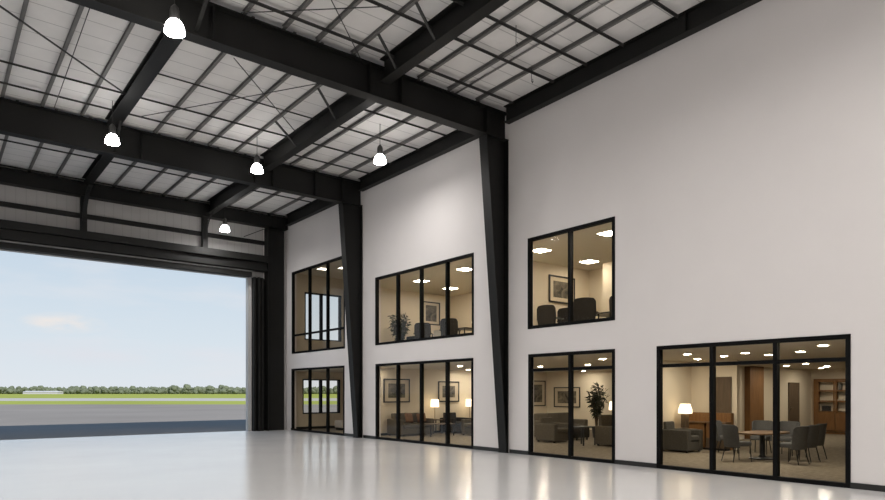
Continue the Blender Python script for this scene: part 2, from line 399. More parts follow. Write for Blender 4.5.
for row, (d0, off) in enumerate([(700, 0), (724, 4), (748, 8)]):
    r = -520 + off
    while r < -80:
        d = d0 + random.uniform(-4, 4)
        o = bpy.data.objects.new('distant_tree', tms[i % 6]); C.objects.link(o)
        s = random.uniform(.58, .74) * (1.1 if -300 < r < -250 else 1)
        o.location = (d * fx + r * fy, d * fy - r * fx, -.06); o.rotation_euler = (0, 0, random.uniform(0, 6)); o.scale = (s, s, s)
        tag(o, 'hazy green tree in the continuous treeline beyond the airfield grass', 'tree', 'trees of the far treeline')
        r += random.uniform(12.5, 14.5); i += 1
# scrub filling the gaps of the treeline: nobody could count it
bm = bmesh.new()
for q in range(260):
    r = -545 + 475 * q / 260 + random.uniform(-1, 1); d = 772 + random.uniform(-4, 4); hh = random.uniform(6.5, 9)
    res = bmesh.ops.create_icosphere(bm, subdivisions=1, radius=1, matrix=Matrix.Translation((d * fx + r * fy, d * fy - r * fx, hh * .4)) @ Matrix.Diagonal((3.2, 3.2, hh * .6, 1)))
    for v in res['verts']: v.co += Vector((random.gauss(0, .25), random.gauss(0, .25), random.gauss(0, .25)))
me = bpy.data.meshes.new('undergrowth'); bm.to_mesh(me); bm.free(); me.materials.append(M['tree'])
ug = bpy.data.objects.new('undergrowth', me); C.objects.link(ug)
tag(ug, 'dense green scrub filling the gaps of the far treeline', 'undergrowth', kind='stuff')
P = lambda d, r, z: (d * fx + r * fy, d * fy - r * fx, z)
# long low shed at the tree line
sh = thing('airfield_shed', 'long low pale grey shed in front of the far treeline', 'building', P(672, -415, -.06), -math.atan2(fx, fy))
B(-18, 18, -5, 5, 0, 2.3).build('wall', 'shed', sh, world=False)
MB().prism([(-18.4, -5.4, 2.3), (-18.4, 5.4, 2.3), (-18.4, 0, 3.3)], (36.8, 0, 0)).build('roof', 'shedroof', sh, world=False)

# ------------------------------------------------------------------ steel frame
def taper_column(name, label, yc, xb, xt, ztop):
    # built-up tapered column against the white wall: web, two flanges, base plate
    o = thing(name, label, 'column', (WX - .1, yc, 0))
    x1 = WX - .035; h = .15
    MB().prism([(xb + .02, yc - .008, .021), (x1 - .021, yc - .008, .021), (x1 - .021, yc - .008, ztop), (xt + .02, yc - .008, ztop)], (0, .016, 0)).build('web', 'steel', o)
    MB().prism([(xb, yc - h, .021), (xb + .02, yc - h, .021), (xt + .02, yc - h, ztop), (xt, yc - h, ztop)], (0, 2 * h, 0)).build('inner_flange', 'steel', o)
    B(x1 - .02, x1, yc - h, yc + h, .021, ztop).build('outer_flange', 'steel', o)
    B(xb - .01, x1 + .008, yc - h - .01, yc + h + .01, .001, .02).build('base_plate', 'steel', o)
    return o
taper_column('tapered_column', 'black tapered steel column between the two-pane and the nearer four-pane windows', 12.45, 11.95, 11.24, 8.265)
taper_column('tapered_column', 'black tapered steel column overlapping the tall end windows near the hangar door', 19.80, 11.83, 11.22, 8.195)

def rafter(label, yc, z0, z1, stiff):
    o = thing('steel_rafter', label, 'roof beam', (WX - .1, yc, z0)); h = .15; x0, x1 = XL + .05, WX - .02
    B(x0, x1, yc - h, yc + h, z0, z0 + .022).build('bottom_flange', 'steel', o)
    B(x0, x1, yc - h, yc + h, z1 - .022, z1).build('top_flange', 'steel', o)
    B(x0, x1, yc - .008, yc + .008, z0 + .022, z1 - .022).build('web', 'steel', o)
    for x in stiff: B(x - .01, x + .01, yc - h + .01, yc - .008, z0 + .022, z1 - .022).build('stiffener', 'steel', o)
    return o
rafter('big black cross beam nearest the camera, landing on the nearer tapered column', 12.45, 8.27, 8.99, (4.25, 7.75, 8.6, 11.27))
rafter('big black cross beam landing on the farther tapered column', 19.80, 8.20, 9.03, (4.75, 8.1, 8.7, 10.2, 11.25))

BAY = [(2.0, 12.45, 'nearest bay'), (12.45, 19.80, 'middle bay'), (19.80, 25.95, 'far bay by the door')]
def ibeam_y(name, label, cat, xc, y0, y1, z0, z1, hw, stiff=()):
    o = thing(name, label, cat, (xc, y0, z0))
    B(xc - hw, xc + hw, y0, y1, z0, z0 + .022).build('bottom_flange', 'steel', o)
    B(xc - hw, xc + hw, y0, y1, z1 - .022, z1).build('top_flange', 'steel', o)
    B(xc - .008, xc + .008, y0, y1, z0 + .022, z1 - .022).build('web', 'steel', o)
    for y in stiff: B(xc - hw + .01, xc - .008, y - .012, y + .012, z0 + .022, z1 - .022).build('stiffener', 'steel', o)
    return o
ye = [(2.0, 12.29), (12.61, 19.64), (19.96, 25.55)]
hb = .13
ibeam_y('lengthwise_beam', 'black lengthwise roof beam running out of frame at the top centre', 'roof beam', 8.10, *ye[0], 8.61, 9.12, hb)
ibeam_y('lengthwise_beam', 'black lengthwise roof beam between the two cross beams, nearer the white wall', 'roof beam', 8.36, *ye[1], 8.62, 9.12, hb)
ibeam_y('lengthwise_beam', 'black lengthwise roof beam from the farther cross beam to the door wall, nearer the corner column', 'roof beam', 8.68, *ye[2], 8.62, 9.12, hb)
ibeam_y('lengthwise_beam', 'black lengthwise roof beam behind the top left hanging lamp, in the nearest bay', 'roof beam', 3.95, *ye[0], 8.92, 9.12, .17)
ibeam_y('lengthwise_beam', 'black lengthwise roof beam between the two cross beams, farther from the white wall', 'roof beam', 3.97, *ye[1], 8.92, 9.12, .17)
ibeam_y('lengthwise_beam', 'black lengthwise roof beam from the farther cross beam to the left post over the door', 'roof beam', 4.36, *ye[2], 8.88, 9.12, .15)
ibeam_y('eave_beam', 'black eave beam along the wall top in the nearest bay, over the biggest blank wall', 'roof beam', 11.93, *ye[0], 8.69, 9.12, .10, (7.1,))
ibeam_y('eave_beam', 'black eave beam along the wall top between the two tapered columns', 'roof beam', 11.93, *ye[1], 8.70, 9.12, .10)
ibeam_y('eave_beam', 'black eave beam along the wall top from the farther tapered column to the corner column', 'roof beam', 11.93, *ye[2], 8.67, 9.12, .10)

ORD = ['first', 'second', 'third', 'fourth', 'fifth', 'sixth', 'seventh', 'eighth', 'ninth', 'tenth', 'eleventh', 'twelfth']
PX = [[4.88, 5.71, 6.46, 7.32, 9.14, 10.05, 10.98],
      [-.4, .5, 1.47, 2.33, 3.24, 5.10, 6.00, 6.64, 7.45, 9.33, 10.27, 11.15],
      [.9, 1.8, 2.67, 3.48, 5.27, 6.22, 6.98, 7.84, 9.4, 10.24, 11.22]]
for bi, (y0, y1, bn) in enumerate(BAY):
    xs = sorted(PX[bi], reverse=True)
    a = y0 + .01 + (.02 if bi else 0); b = y1 - .03
    for i, x in enumerate(xs):
        o = thing('roof_purlin', 'grey purlin in the %s, %s one out from the white wall' % (bn, ORD[i]), 'purlin', (x, a, 9.04), group='grey roof purlins')
        B(x - .033, x + .033, a, b, 9.04, 9.056).build('bottom_flange', 'purlin', o)
        B(x - .008, x + .008, a, b, 9.056, DZ - .018).build('web', 'purlin', o)
        B(x - .033, x + .033, a, b, DZ - .018, DZ - .002).build('top_flange', 'purlin', o)

# cross bars (bridging) under the purlins: y rows per bay, each split by the lengthwise beams
ROWS = [(0, [7.20, 8.50, 9.50, 10.49, 11.86]), (1, [14.55, 15.90, 17.47, 18.68]), (2, [22.9, 25.45])]
SPAN = {0: [('beside the white wall', 8.13, 11.76), ('away from the wall', 3.98, 8.07)],
        1: [('beside the white wall', 8.39, 11.76), ('between the lengthwise beams', 4.0, 8.33), ('at far left', -1.5, 3.94)],
        2: [('beside the white wall', 8.71, 11.76), ('between the lengthwise beams', 4.39, 8.65), ('at far left', -1.5, 4.33)]}
for bi, rows in ROWS:
    for ri, y in enumerate(rows):
        for si, (sn, x0, x1) in enumerate(SPAN[bi]):
            if bi == 1 and si == 2 and ri in (0, 1): continue
            if bi == 1 and si == 1 and ri == 0: continue
            w, h = (.07, .05) if bi == 0 else ((.03, .03) if bi == 1 and si == 1 and ri == 1 else (.05, .04))
            mb = MB(); mb.box(x0, x1, y - w / 2, y + w / 2, 9.035 - .008, 9.035); mb.box(x0, x1, y - .006, y + .006, 9.035 - h, 9.027)
            o = mb.build('cross_bar', 'bar')
            nm = len(rows)
            tag(o, 'dark cross bar, %s, %s, %s from the camera' % (('nearest bay', 'middle bay', 'far bay')[bi], sn, ORD[ri]), 'cross bar', 'dark cross bars under the purlins')

# bracing rods and small struts
def rod(label, p0, p1, r=.012, name='brace_rod', m='cable'):
    return tag(MB().tube([p0, p1], r, 6).build(name, m), label, 'brace rod' if name == 'brace_rod' else name.replace('_', ' '))
zr = 8.94
rod('thick dark diagonal brace rod crossing the top left roof panels', (-1.45, 12.59, zr), (3.70, 17.20, zr), .02)
rod('thin brace rod of the middle bay cross, running away toward the white wall', (5.25, 13.95, zr), (8.05, 16.75, zr - .02))
rod('thin brace rod of the middle bay cross, running away toward the left lengthwise beam', (7.35, 13.75, zr + .015), (4.40, 18.55, zr + .015), .011)
rod('thin brace rod in the nearest bay, ending low beside the top centre lengthwise beam', (5.4, 10.3, zr), (7.50, 12.305, zr), .011)
rod('thin brace rod in the nearest bay, crossing the other rod and heading to the left', (6.9, 10.35, zr + .02), (4.75, 12.25, zr + .02), .010)
rod('thin dark wire hanging under the roof at far left, along the purlins', (2.42, 13.9, 8.95), (2.55, 19.3, 8.95), .010, 'roof_wire')
for lab, p0, p1 in [('short black flange strut on the top centre lengthwise beam, nearer the cross beam', (7.33, 11.35, 9.03), (8.03, 11.70, 8.67)),
                    ('short black flange strut on the top centre lengthwise beam, nearer the picture top', (7.33, 10.02, 9.03), (8.03, 10.32, 8.67)),
                    ('short black flange strut in the middle bay, nearer the closest cross beam', (7.46, 14.25, 9.03), (8.29, 14.85, 8.68)),
                    ('short black flange strut in the middle bay, nearer the farther cross beam', (7.46, 16.72, 9.03), (8.29, 17.15, 8.68))]:
    tag(MB().bar(p0, p1, .05, .04).build('flange_strut', 'bar'), lab, 'strut', 'flange struts')
for lab, xc, y0, yf, zf in [('black knee strut from the left lengthwise beam to the nearest cross beam', 3.95, 11.55, 12.40, 8.40),
                            ('black knee strut from the left lengthwise beam to the farther cross beam', 4.05, 18.95, 19.74, 8.30)]:
    tag(MB().bar((xc, y0, 8.90), (xc, yf, zf), .07, .03).build('knee_strut', 'steel'), lab, 'strut', 'knee struts')
tag(MB().tube([(10.34, 5.0, 9.09), (10.345, 12.45, 9.09), (10.36, 19.6, 9.09)], .022, 8).build('conduit', 'conduit'), 'thin grey conduit running beside a purlin near the white wall', 'conduit')
for lab, x, y, z0 in [('thin wire with a hook hanging from the nearest bay roof', 9.35, 9.35, 8.62), ('short thin wire hanging near the eave beam by the nearer column', 10.85, 10.35, 8.72)]:
    o = MB().tube([(x, y, 9.0), (x, y, z0)], .007, 6)
    o.tube([(x, y, z0), (x + .03, y, z0 - .04), (x + .05, y, z0), (x + .04, y, z0 + .05)], .010, 6)
    tag(o.build('hanging_wire', 'cable'), lab, 'wire')

# back wall steel: beam, girt, posts with curved knees, door hood, guides, corner column
o = thing('door_wall_beam', 'black beam across the top of the door wall under the roof', 'roof beam', (11.0, 25.8, 8.5))
x0, x1 = XL + .05, 11.99
B(x0, x1, 25.62, 25.97, 8.52, 8.545).build('bottom_flange', 'steel', o); B(x0, x1, 25.62, 25.97, 8.975, 9.0).build('top_flange', 'steel', o)
B(x0, x1, 25.64, 25.66, 8.545, 8.975).build('web', 'steel', o)
tag(B(XL + .05, 11.05, 25.88, 25.985, 7.79, 7.95).build('wall_girt', 'steel'), 'thin black horizontal girt across the panelled wall above the door', 'girt')
for lab, x, kw in [('left black post on the panelled wall above the hangar door', 4.30, .13), ('black post on the panelled wall above the door, nearer the corner column', 8.53, .06)]:
    o = thing('wall_post', lab, 'post', (x, 25.77, 7.26), group='posts above the door')
    MB().box(x - .10, x + .10, 25.68, 25.87, 7.26, 8.515).build('post_body', 'steel', o)
    pts = []; N = 8
    for k in range(N + 1):
        t = k / N * PI / 2; pts.append((x, 24.35 + 1.25 * math.sin(t), 7.62 + .98 * math.cos(t)))
    k_ = MB()
    for k in range(N): k_.bar(pts[k], pts[k + 1], kw, .03)
    k_.build('curved_knee', 'steel', o)
h = thing('door_hood', 'long black stepped hood and header box over the hangar door', 'door hood', (10, 25.7, 6.35))
B(XL + .05, 11.05, 25.45, 25.98, 6.98, 7.25).build('upper_channel', 'header', h)
B(XL + .05, 11.05, 25.62, 25.98, 6.72, 6.978).build('curtain_roll', 'steel', h)
B(XL + .05, 11.05, 25.52, 25.98, 6.64, 6.718).build('middle_rail', 'header', h)
B(XL + .05, 10.42, 25.60, 25.98, 6.56, 6.60).build('pale_lip', 'lip', h)['label'] = 'pale metal lip'
B(XL + .05, 10.42, 25.66, 25.98, 6.37, 6.556).build('lower_rail', 'header', h)
struct(B(DX1 - .13, DX1 - .001, YB + .01, YB + .26, .002, DH - .002).build('trim_2', 'jamb'))
g = thing('door_guide', 'black vertical door guide rails beside the opening, next to the corner column', 'door guide', (10.7, 25.8, 0))
B(10.53, 10.62, 25.72, 25.99, .002, 6.365).build('guide_rail', 'steel', g); B(10.68, 10.76, 25.60, 25.99, .002, 6.365).build('guide_rail', 'steel', g)
B(10.82, 10.92, 25.66, 25.99, .002, 6.365).build('guide_rail', 'steel', g); B(10.53, 11.05, 25.9, 25.995, .002, 6.365).build('back_plate', 'header', g)
c = thing('corner_column', 'wide black steel column in the corner between the hangar door and the white wall', 'column', (11.5, 25.8, 0))
B(11.08, 11.11, 25.58, 25.98, .002, 8.5).build('inner_flange', 'steel', c); B(11.11, 11.87, 25.82, 25.86, .002, 8.5).build('web', 'steel', c); B(11.87, 11.90, 25.80, 25.98, .002, 8.5).build('outer_flange', 'steel', c)
tag(MB().bar((10.15, 25.86, 8.0), (11.085, 25.86, 8.48), .02, .03).build('brace_rod', 'cable'), 'short thin diagonal brace on the panelled wall beside the corner column', 'brace rod')

for o in list(C.objects):
    if o.type == 'MESH' and (o.parent or o).name.split('.')[0] in ('roof_purlin', 'cross_bar', 'lengthwise_beam', 'eave_beam', 'flange_strut', 'conduit', 'hanging_wire', 'brace_rod'):
        off = root_loc(o)
        for v in o.data.vertices: v.co.z += roofz(v.co.y + off.y)

# ------------------------------------------------------------------ hangar lamps
def bell_lamp(loc, label, group='bell lamps under the roof', ztop=9.02):
    # loc = centre of bell bottom rim
    o = thing('pendant_lamp', label, 'pendant lamp', loc, group=group)
    MB().lathe([(.172, 0), (.175, .02), (.166, .075), (.142, .15), (.105, .205), (.07, .232)], n=28, capb=False, capt=False).build('bell', 'bell', o, world=False)
    MB().lathe([(.0, .012), (.168, .012)], n=28, capb=False, capt=False).build('lens', 'lens', o, world=False)
    MB().lathe([(.07, .228), (.08, .26), (.08, .40), (.065, .45), (.03, .49), (.012, .51)], n=20).build('housing', 'housing', o, world=False)
    MB().tube([(0, 0, .50), (0, 0, ztop - loc[2])], .008, 6).build('cord', 'cable', o, world=False)
    return o
LZ = 7.93
L0 = bell_lamp((3.40, 11.85, LZ), 'bright bell lamp at the top left, hanging before the nearest cross beam')
def lamp(x, y, label, group='bell lamps under the roof', z=LZ): return dup(L0, (x, y, z), 0, label, group)
lamp(3.70, 18.25, 'glowing bell lamp before the farther cross beam, at the left', z=7.99)
lamp(7.52, 18.15, 'glowing bell lamp before the farther cross beam, right of another lamp', z=8.04)
lamp(9.90, 15.25, 'glowing bell lamp hanging clear between the cross beams, nearest the white wall', z=8.03)
lamp(8.80, 24.3, 'smallest bell lamp, low beside the black post above the hangar door', z=7.71)
for (x, y) in [(7.5, 6.0), (3.4, 5.0), (7.5, -1.5), (3.4, -1.5), (-2, 5), (-2, 12), (-2, 18.3), (-7.5, 5), (-7.5, 12), (-7.5, 18.3), (-2, -3), (-7.5, -3), (3.4, -7.5), (7.5, -7.5), (9.7, 1.0), (9.7, -4.0)]:  # unseen lamps added to light the hall, the near-wall pair brightens the wall
    lamp(x, y, 'unseen glowing bell lamp added under the roof to light the hangar', 'added bell lamps out of view')

# ------------------------------------------------------------------ office lights
def downlight(x, y, label, group, z=2.51):
    return dup(DL, (x, y, z), 0, label, group)
DL = thing('recessed_downlight', 'round downlight', 'downlight', (14.07, 8.37, 2.51))
MB().lathe([(.10, -.004), (.10, -.009), (.085, -.010), (.085, -.004)], n=20, capb=False, capt=False).build('trim_ring', 'whitetrim', DL, world=False)
MB().lathe([(0, -.008), (.085, -.008)], n=20, capb=False, capt=False).build('lens', 'downlight', DL, world=False)
tag(DL, 'round ceiling downlight above the armchair in the three-pane window', group='downlights of the meeting room')
gm = 'downlights of the meeting room'
downlight(16.3, 9.4, 'faint round downlight near the table lamp behind the three-pane window', gm)
downlight(15.55, 8.25, 'round downlight left of centre in the middle pane transom of the three-pane window', gm)
downlight(14.7, 7.3, 'round downlight right of centre in the middle pane transom of the three-pane window', gm)
downlight(15.85, 7.3, 'round downlight over the meeting table, by the right mullion', gm)
downlight(15.2, 6.3, 'round downlight at the left of the right pane transom', gm)
downlight(13.55, 5.2, 'large round downlight nearest the glass in the right pane transom', gm)
downlight(22.8, 9.9, 'round downlight in front of the narrow brown door in the right pane', gm)
downlight(21.6, 8.8, 'round downlight just under the right pane transom bar', gm)
downlight(25.9, 10.0, 'left one of the two round downlights before the glazed wooden cabinet', gm)
downlight(24.4, 9.25, 'right one of the two round downlights before the glazed wooden cabinet', gm)
downlight(19.5, 9.9, 'round downlight before the pale wall left of the wood pilaster', gm)
gl = 'downlights of the lounge'
for (x, y) in [(13.2, 14.5), (14.5, 15.9), (16.0, 17.5), (18.0, 19.6), (12.75, 20.0), (19.2, 14.0)]:  # extra downlights added out of sight to brighten the lounge
    downlight(x, y, 'hidden round downlight added to brighten the lounge', 'added lounge downlights out of view')
downlight(16.8, 15.6, 'round downlight in the left transom of the lower two-pane window', gl)
downlight(20.3, 18.6, 'round downlight just under the left transom bar of the lower two-pane window', gl)
downlight(16.9, 13.6, 'round downlight low in the right transom of the lower two-pane window', gl)
downlight(21.6, 17.6, 'round downlight above the potted plant, under the right transom bar', gl)
downlight(14.3, 11.0, 'round downlight at the right of the right transom of the lower two-pane window', gl)
downlight(14.3, 17.0, 'larger round downlight in the right pane of the lower four-pane window', gl)
downlight(16.9, 19.6, 'small round downlight near the wall in the right pane of the lower four-pane window', gl)
downlight(13.4, 13.9, 'round downlight hidden behind the wall between the lower windows', gl)
downlight(12.9, 21.8, 'unseen round downlight lighting the lower end office', gl)  # unseen lamp kept behind the wall to light the end office

def troffer(x, y, z, label, m='troffer', group='square ceiling lights of the upper offices'):
    o = thing('ceiling_light_panel', label, 'ceiling light', (x, y, z), group=group)
    MB().box(-.225, .225, -.225, .225, -.008, -.003).build('frame', 'whitetrim', o, world=False)
    MB().box(-.20, .20, -.20, .20, -.011, -.0085).build('diffuser', m, o, world=False)
    return o
troffer(13.5, 18.15, 5.5, 'square ceiling light behind the second mullion of the upper four-pane window')
troffer(15.3, 18.75, 5.5, 'square ceiling light nearest the room corner in the upper four-pane window')
troffer(13.3, 15.55, 5.5, 'square ceiling light high in the right pane of the upper four-pane window')
troffer(13.15, 12.2, 5.5, 'square ceiling light in the left pane of the upper two-pane window')
troffer(15.4, 12.95 - .6, 5.5, 'square ceiling light in the middle of the right pane, upper two-pane window')
troffer(13.05, 9.85, 5.5, 'square ceiling light cut off by the right frame of the upper two-pane window')
troffer(15.3, 15.6, 5.5, 'square ceiling light hidden behind the upper office wall')
troffer(15.3, 8.5, 5.5, 'square ceiling light of the upper office out of view')
troffer(12.95, 24.3, 6.78, 'left ceiling light in the tall upper end window', 'troffera')
troffer(13.55, 23.6, 6.78, 'right ceiling light in the tall upper end window', 'troffera')

# ------------------------------------------------------------------ furniture prototypes (front faces local -Y, origin on the floor)
def armchair(label, loc, rz, m, w=.92, d=.85, group='lounge armchairs', hb=.80, seatm=None, legm='black'):
    o = thing('armchair', label, 'armchair', loc, rz, group)
    t = .17; hw = w / 2; hd = d / 2
    B(-hw + t, hw - t, -hd + .02, hd - .18, .05, .30).build('seat_base', m, o, .02, world=False)
    B(-hw + t + .004, hw - t - .004, -hd, hd - .20, .304, .45).build('seat_cushion', seatm or m, o, .04, 3, world=False)
    for s in (-1, 1):
        x0, x1 = (-hw, -hw + t - .003) if s < 0 else (hw - t + .003, hw)
        B(x0, x1, -hd, hd, .045, .60).build('armrest', m, o, .035, 3, world=False)
    MB().prism([(-hw + t, hd - .17, .30), (-hw + t, hd - .004, .05), (-hw + t, hd - .002, hb), (-hw + t, hd - .10, hb)], (w - 2 * t, 0, 0)).build('backrest', m, o, .03, 3, world=False)
    for sx in (-1, 1):
        for sy in (-1, 1): MB().box(sx * (hw - .08) - .025, sx * (hw - .08) + .025, sy * (hd - .08) - .025, sy * (hd - .08) + .025, 0, .044).build('leg', legm, o, world=False)
    return o
def sofa(label, loc, rz, m, w=1.9, d=.88, n=2, hb=.82, cushions=(), group='lounge sofas'):
    o = thing('sofa', label, 'sofa', loc, rz, group)
    t = .17; hw = w / 2; hd = d / 2; iw = (w - 2 * t) / n
    B(-hw + t, hw - t, -hd + .02, hd - .01, .05, .30).build('seat_base', m, o, .02, world=False)
    for i in range(n):
        x0 = -hw + t + i * iw
        B(x0 + .006, x0 + iw - .006, -hd, hd - .24, .304, .45).build('seat_cushion', m, o, .04, 3, world=False)
        MB().prism([(x0 + .006, hd - .24, .46), (x0 + .006, hd - .03, .46), (x0 + .006, hd - .01, hb), (x0 + .006, hd - .17, hb)], (iw - .012, 0, 0)).build('back_cushion', m, o, .035, 3, world=False)
    for s in (-1, 1):
        x0, x1 = (-hw, -hw + t - .003) if s < 0 else (hw - t + .003, hw)
        B(x0, x1, -hd, hd, .045, .62).build('armrest', m, o, .035, 3, world=False)
    for sx in (-1, 1):
        for sy in (-1, 1): MB().box(sx * (hw - .08) - .025, sx * (hw - .08) + .025, sy * (hd - .08) - .025, sy * (hd - .08) + .025, 0, .044).build('leg', 'black', o, world=False)
    return o
def pillow(label, loc, rot, m, s=.42):
    bm = bmesh.new(); bmesh.ops.create_grid(bm, x_segments=8, y_segments=8, size=s / 2)
    top = [v for v in bm.verts]
    r_ = bmesh.ops.duplicate(bm, geom=bm.faces[:] + bm.edges[:] + bm.verts[:])
    low = [g for g in r_['geom'] if isinstance(g, bmesh.types.BMVert)]
    for grp, sg in ((top, 1), (low, -1)):
        for v in grp:
            u, w = v.co.x / (s / 2), v.co.y / (s / 2); v.co.z = sg * .075 * max(0, (1 - u ** 4)) ** .5 * max(0, (1 - w ** 4)) ** .5
    bmesh.ops.remove_doubles(bm, verts=bm.verts, dist=1e-4); bmesh.ops.recalc_face_normals(bm, faces=bm.faces)
    me = bpy.data.meshes.new('throw_pillow'); bm.to_mesh(me); bm.free()
    for p in me.polygons: p.use_smooth = True
    me.materials.append(M[m]); o = bpy.data.objects.new('throw_pillow', me); C.objects.link(o); o.location = loc; o.rotation_euler = rot
    return tag(o, label, 'pillow', 'throw pillows on the sofa')
def small_table(name, label, cat, loc, w, d, h, topm, legm='black', group=None, rz=0, tt=.035):
    o = thing(name, label, cat, loc, rz, group)
    B(-w / 2, w / 2, -d / 2, d / 2, h - tt, h).build('table_top', topm, o, .006, world=False)
    for sx in (-1, 1):
        for sy in (-1, 1): MB().box(sx * (w / 2 - .04) - .016, sx * (w / 2 - .04) + .016, sy * (d / 2 - .04) - .016, sy * (d / 2 - .04) + .016, 0, h - tt - .001).build('leg', legm, o, world=False)
    return o
def table_lamp(label, loc, h=.74, r0=.15, r1=.19, sh=.27, stem='stick'):
    o = thing('table_lamp', label, 'lamp', loc, group='lit table lamps')
    MB().lathe([(r1, h - sh), (r1 * .985, h - sh * .6), (r0 * 1.05, h - .05), (r0, h)], n=24, capb=False, capt=True).build('lamp_shade', 'shade', o, world=False)
    MB().lathe([(.09, 0), (.09, .02), (.02, .03)], n=18).build('base', 'brass', o, world=False)
    if stem == 'stick': MB().tube([(0, 0, .025), (0, 0, h - .06)], .012, 8).build('stem', 'brass', o, world=False)
    else: MB().box(-.11, .09, -.07, .07, .031, h - sh - .01).build('stem', 'darkwood', o, .01, world=False)
    return o
def dining_chair(label, loc, rz):
    # upholstered tub chair: curved wrap-around back, padded seat, four slim legs; back at local +Y
    o = thing('dining_chair', label, 'chair', loc, rz, 'slate meeting chairs')
    N = 14; inn = []; vs = []; fs = []
    for k in range(N + 1):
        a = PI * k / N; x = .25 * math.cos(a); y = .10 + .13 * math.sin(a)
        hz = .80 + .06 * min(1, math.sin(a) * 2); z0 = .33
        flare = 1.06
        for (rr, zz) in ((1, z0), (flare, hz), (flare - .17, hz), (.80, z0)):
            vs.append((x * rr, .03 + (y - .03) * rr + (.06 if zz > .4 else 0), zz))
    for k in range(N):
        for j in range(4): fs.append((k * 4 + j, k * 4 + (j + 1) % 4, (k + 1) * 4 + (j + 1) % 4, (k + 1) * 4 + j))
    fs += [(0, 3, 2, 1), (N * 4, N * 4 + 1, N * 4 + 2, N * 4 + 3)]
    MB().add(vs, fs, True).build('backrest', 'chairfab', o, .012, 2, world=False)
    B(-.20, .20, -.26, .185, .36, .47).build('seat', 'chairfab', o, .03, 3, world=False)
    for sx in (-1, 1):
        MB().tube([(sx * .19, -.21, .36), (sx * .205, -.235, 0)], [.015, .010], 8).build('leg', 'black', o, world=False)
        MB().tube([(sx * .17, .17, .34), (sx * .20, .25, 0)], [.015, .010], 8).build('leg', 'black', o, world=False)
    return o
def conference_chair(label, loc, rz, group='dark conference chairs'):
    o = thing('conference_chair', label, 'chair', loc, rz, group)
    n = 8; vs = []; fs = []
    for i in range(n + 1):
        u = -1 + 2 * i / n
        for j, z in enumerate((.42, .7, .95, 1.03)):
            w = (.27, .31, .30, .25)[j]
            bow = .06 * (1 - u * u)
            y = .24 + .05 * (z - .42) / .6 + bow - .02
            vs += [(u * w, y, z + (.02 * (1 - u * u) if j == 3 else 0)), (u * w * .96, y - .09, z)]
    for i in range(n):
        for j in range(3):
            a = i * 8 + j * 2; b = a + 8
            fs += [(a, b, b + 2, a + 2), (a + 1, a + 3, b + 3, b + 1)]
        a = i * 8; b = a + 8; fs += [(a, a + 1, b + 1, b), (a + 6, b + 6, b + 7, a + 7)]
    for i in (0, n):
        for j in range(3): a = i * 8 + j * 2; fs.append((a, a + 2, a + 3, a + 1))
    MB().add(vs, fs, True).build('backrest', 'darkfab', o, .02, 2, world=False)
    B(-.27, .27, -.28, .20, .40, .50).build('seat', 'darkfab', o, .04, 3, world=False)
    for s in (-1, 1):
        a = MB(); a.bar((s * .31, -.20, .66), (s * .31, .20, .66), .06, .035); a.bar((s * .31, -.05, .645), (s * .31, -.05, .44), .04, .03)
        a.build('armrest', 'black', o, .008, world=False)
    MB().tube([(0, 0, .05), (0, 0, .40)], .03, 10).build('gas_post', 'black', o, world=False)
    b = MB()
    for k in range(5): a = 2 * PI * k / 5; b.bar((0, 0, .06), (.29 * math.cos(a), .29 * math.sin(a), .03), .05, .04)
    b.build('base', 'black', o, world=False)
    return o
def picture(label, axis, fixed, a0, a1, z0, z1, m_in=.17, group='framed pictures in the offices', fw=.045):
    # hung on a wall; axis 'y': facing -Y at y=fixed, 'x': facing -X at x=fixed
    loc = ((a0 + a1) / 2, fixed, z0) if axis == 'y' else (fixed, (a0 + a1) / 2, z0)
    o = thing('framed_picture', label, 'picture', loc, group=group)
    Q = (lambda p0, p1, q0, q1, d0, d1: (p0, p1, fixed - d1, fixed - d0, q0, q1)) if axis == 'y' else (lambda p0, p1, q0, q1, d0, d1: (fixed - d1, fixed - d0, p0, p1, q0, q1))
    f = MB(); f.box(*Q(a0, a0 + fw, z0, z1, .003, .04)); f.box(*Q(a1 - fw, a1, z0, z1, .003, .04))
    f.box(*Q(a0 + fw, a1 - fw, z0, z0 + fw, .003, .04)); f.box(*Q(a0 + fw, a1 - fw, z1 - fw, z1, .003, .04)); f.build('frame', 'black', o)
    MB().box(*Q(a0 + fw, a1 - fw, z0 + fw, z1 - fw, .004, .018)).build('mat_board', 'mat', o)
    MB().box(*Q(a0 + fw + m_in, a1 - fw - m_in, z0 + fw + m_in * .8, z1 - fw - m_in * .8, .0185, .022)).build('print', 'art', o)
    return o
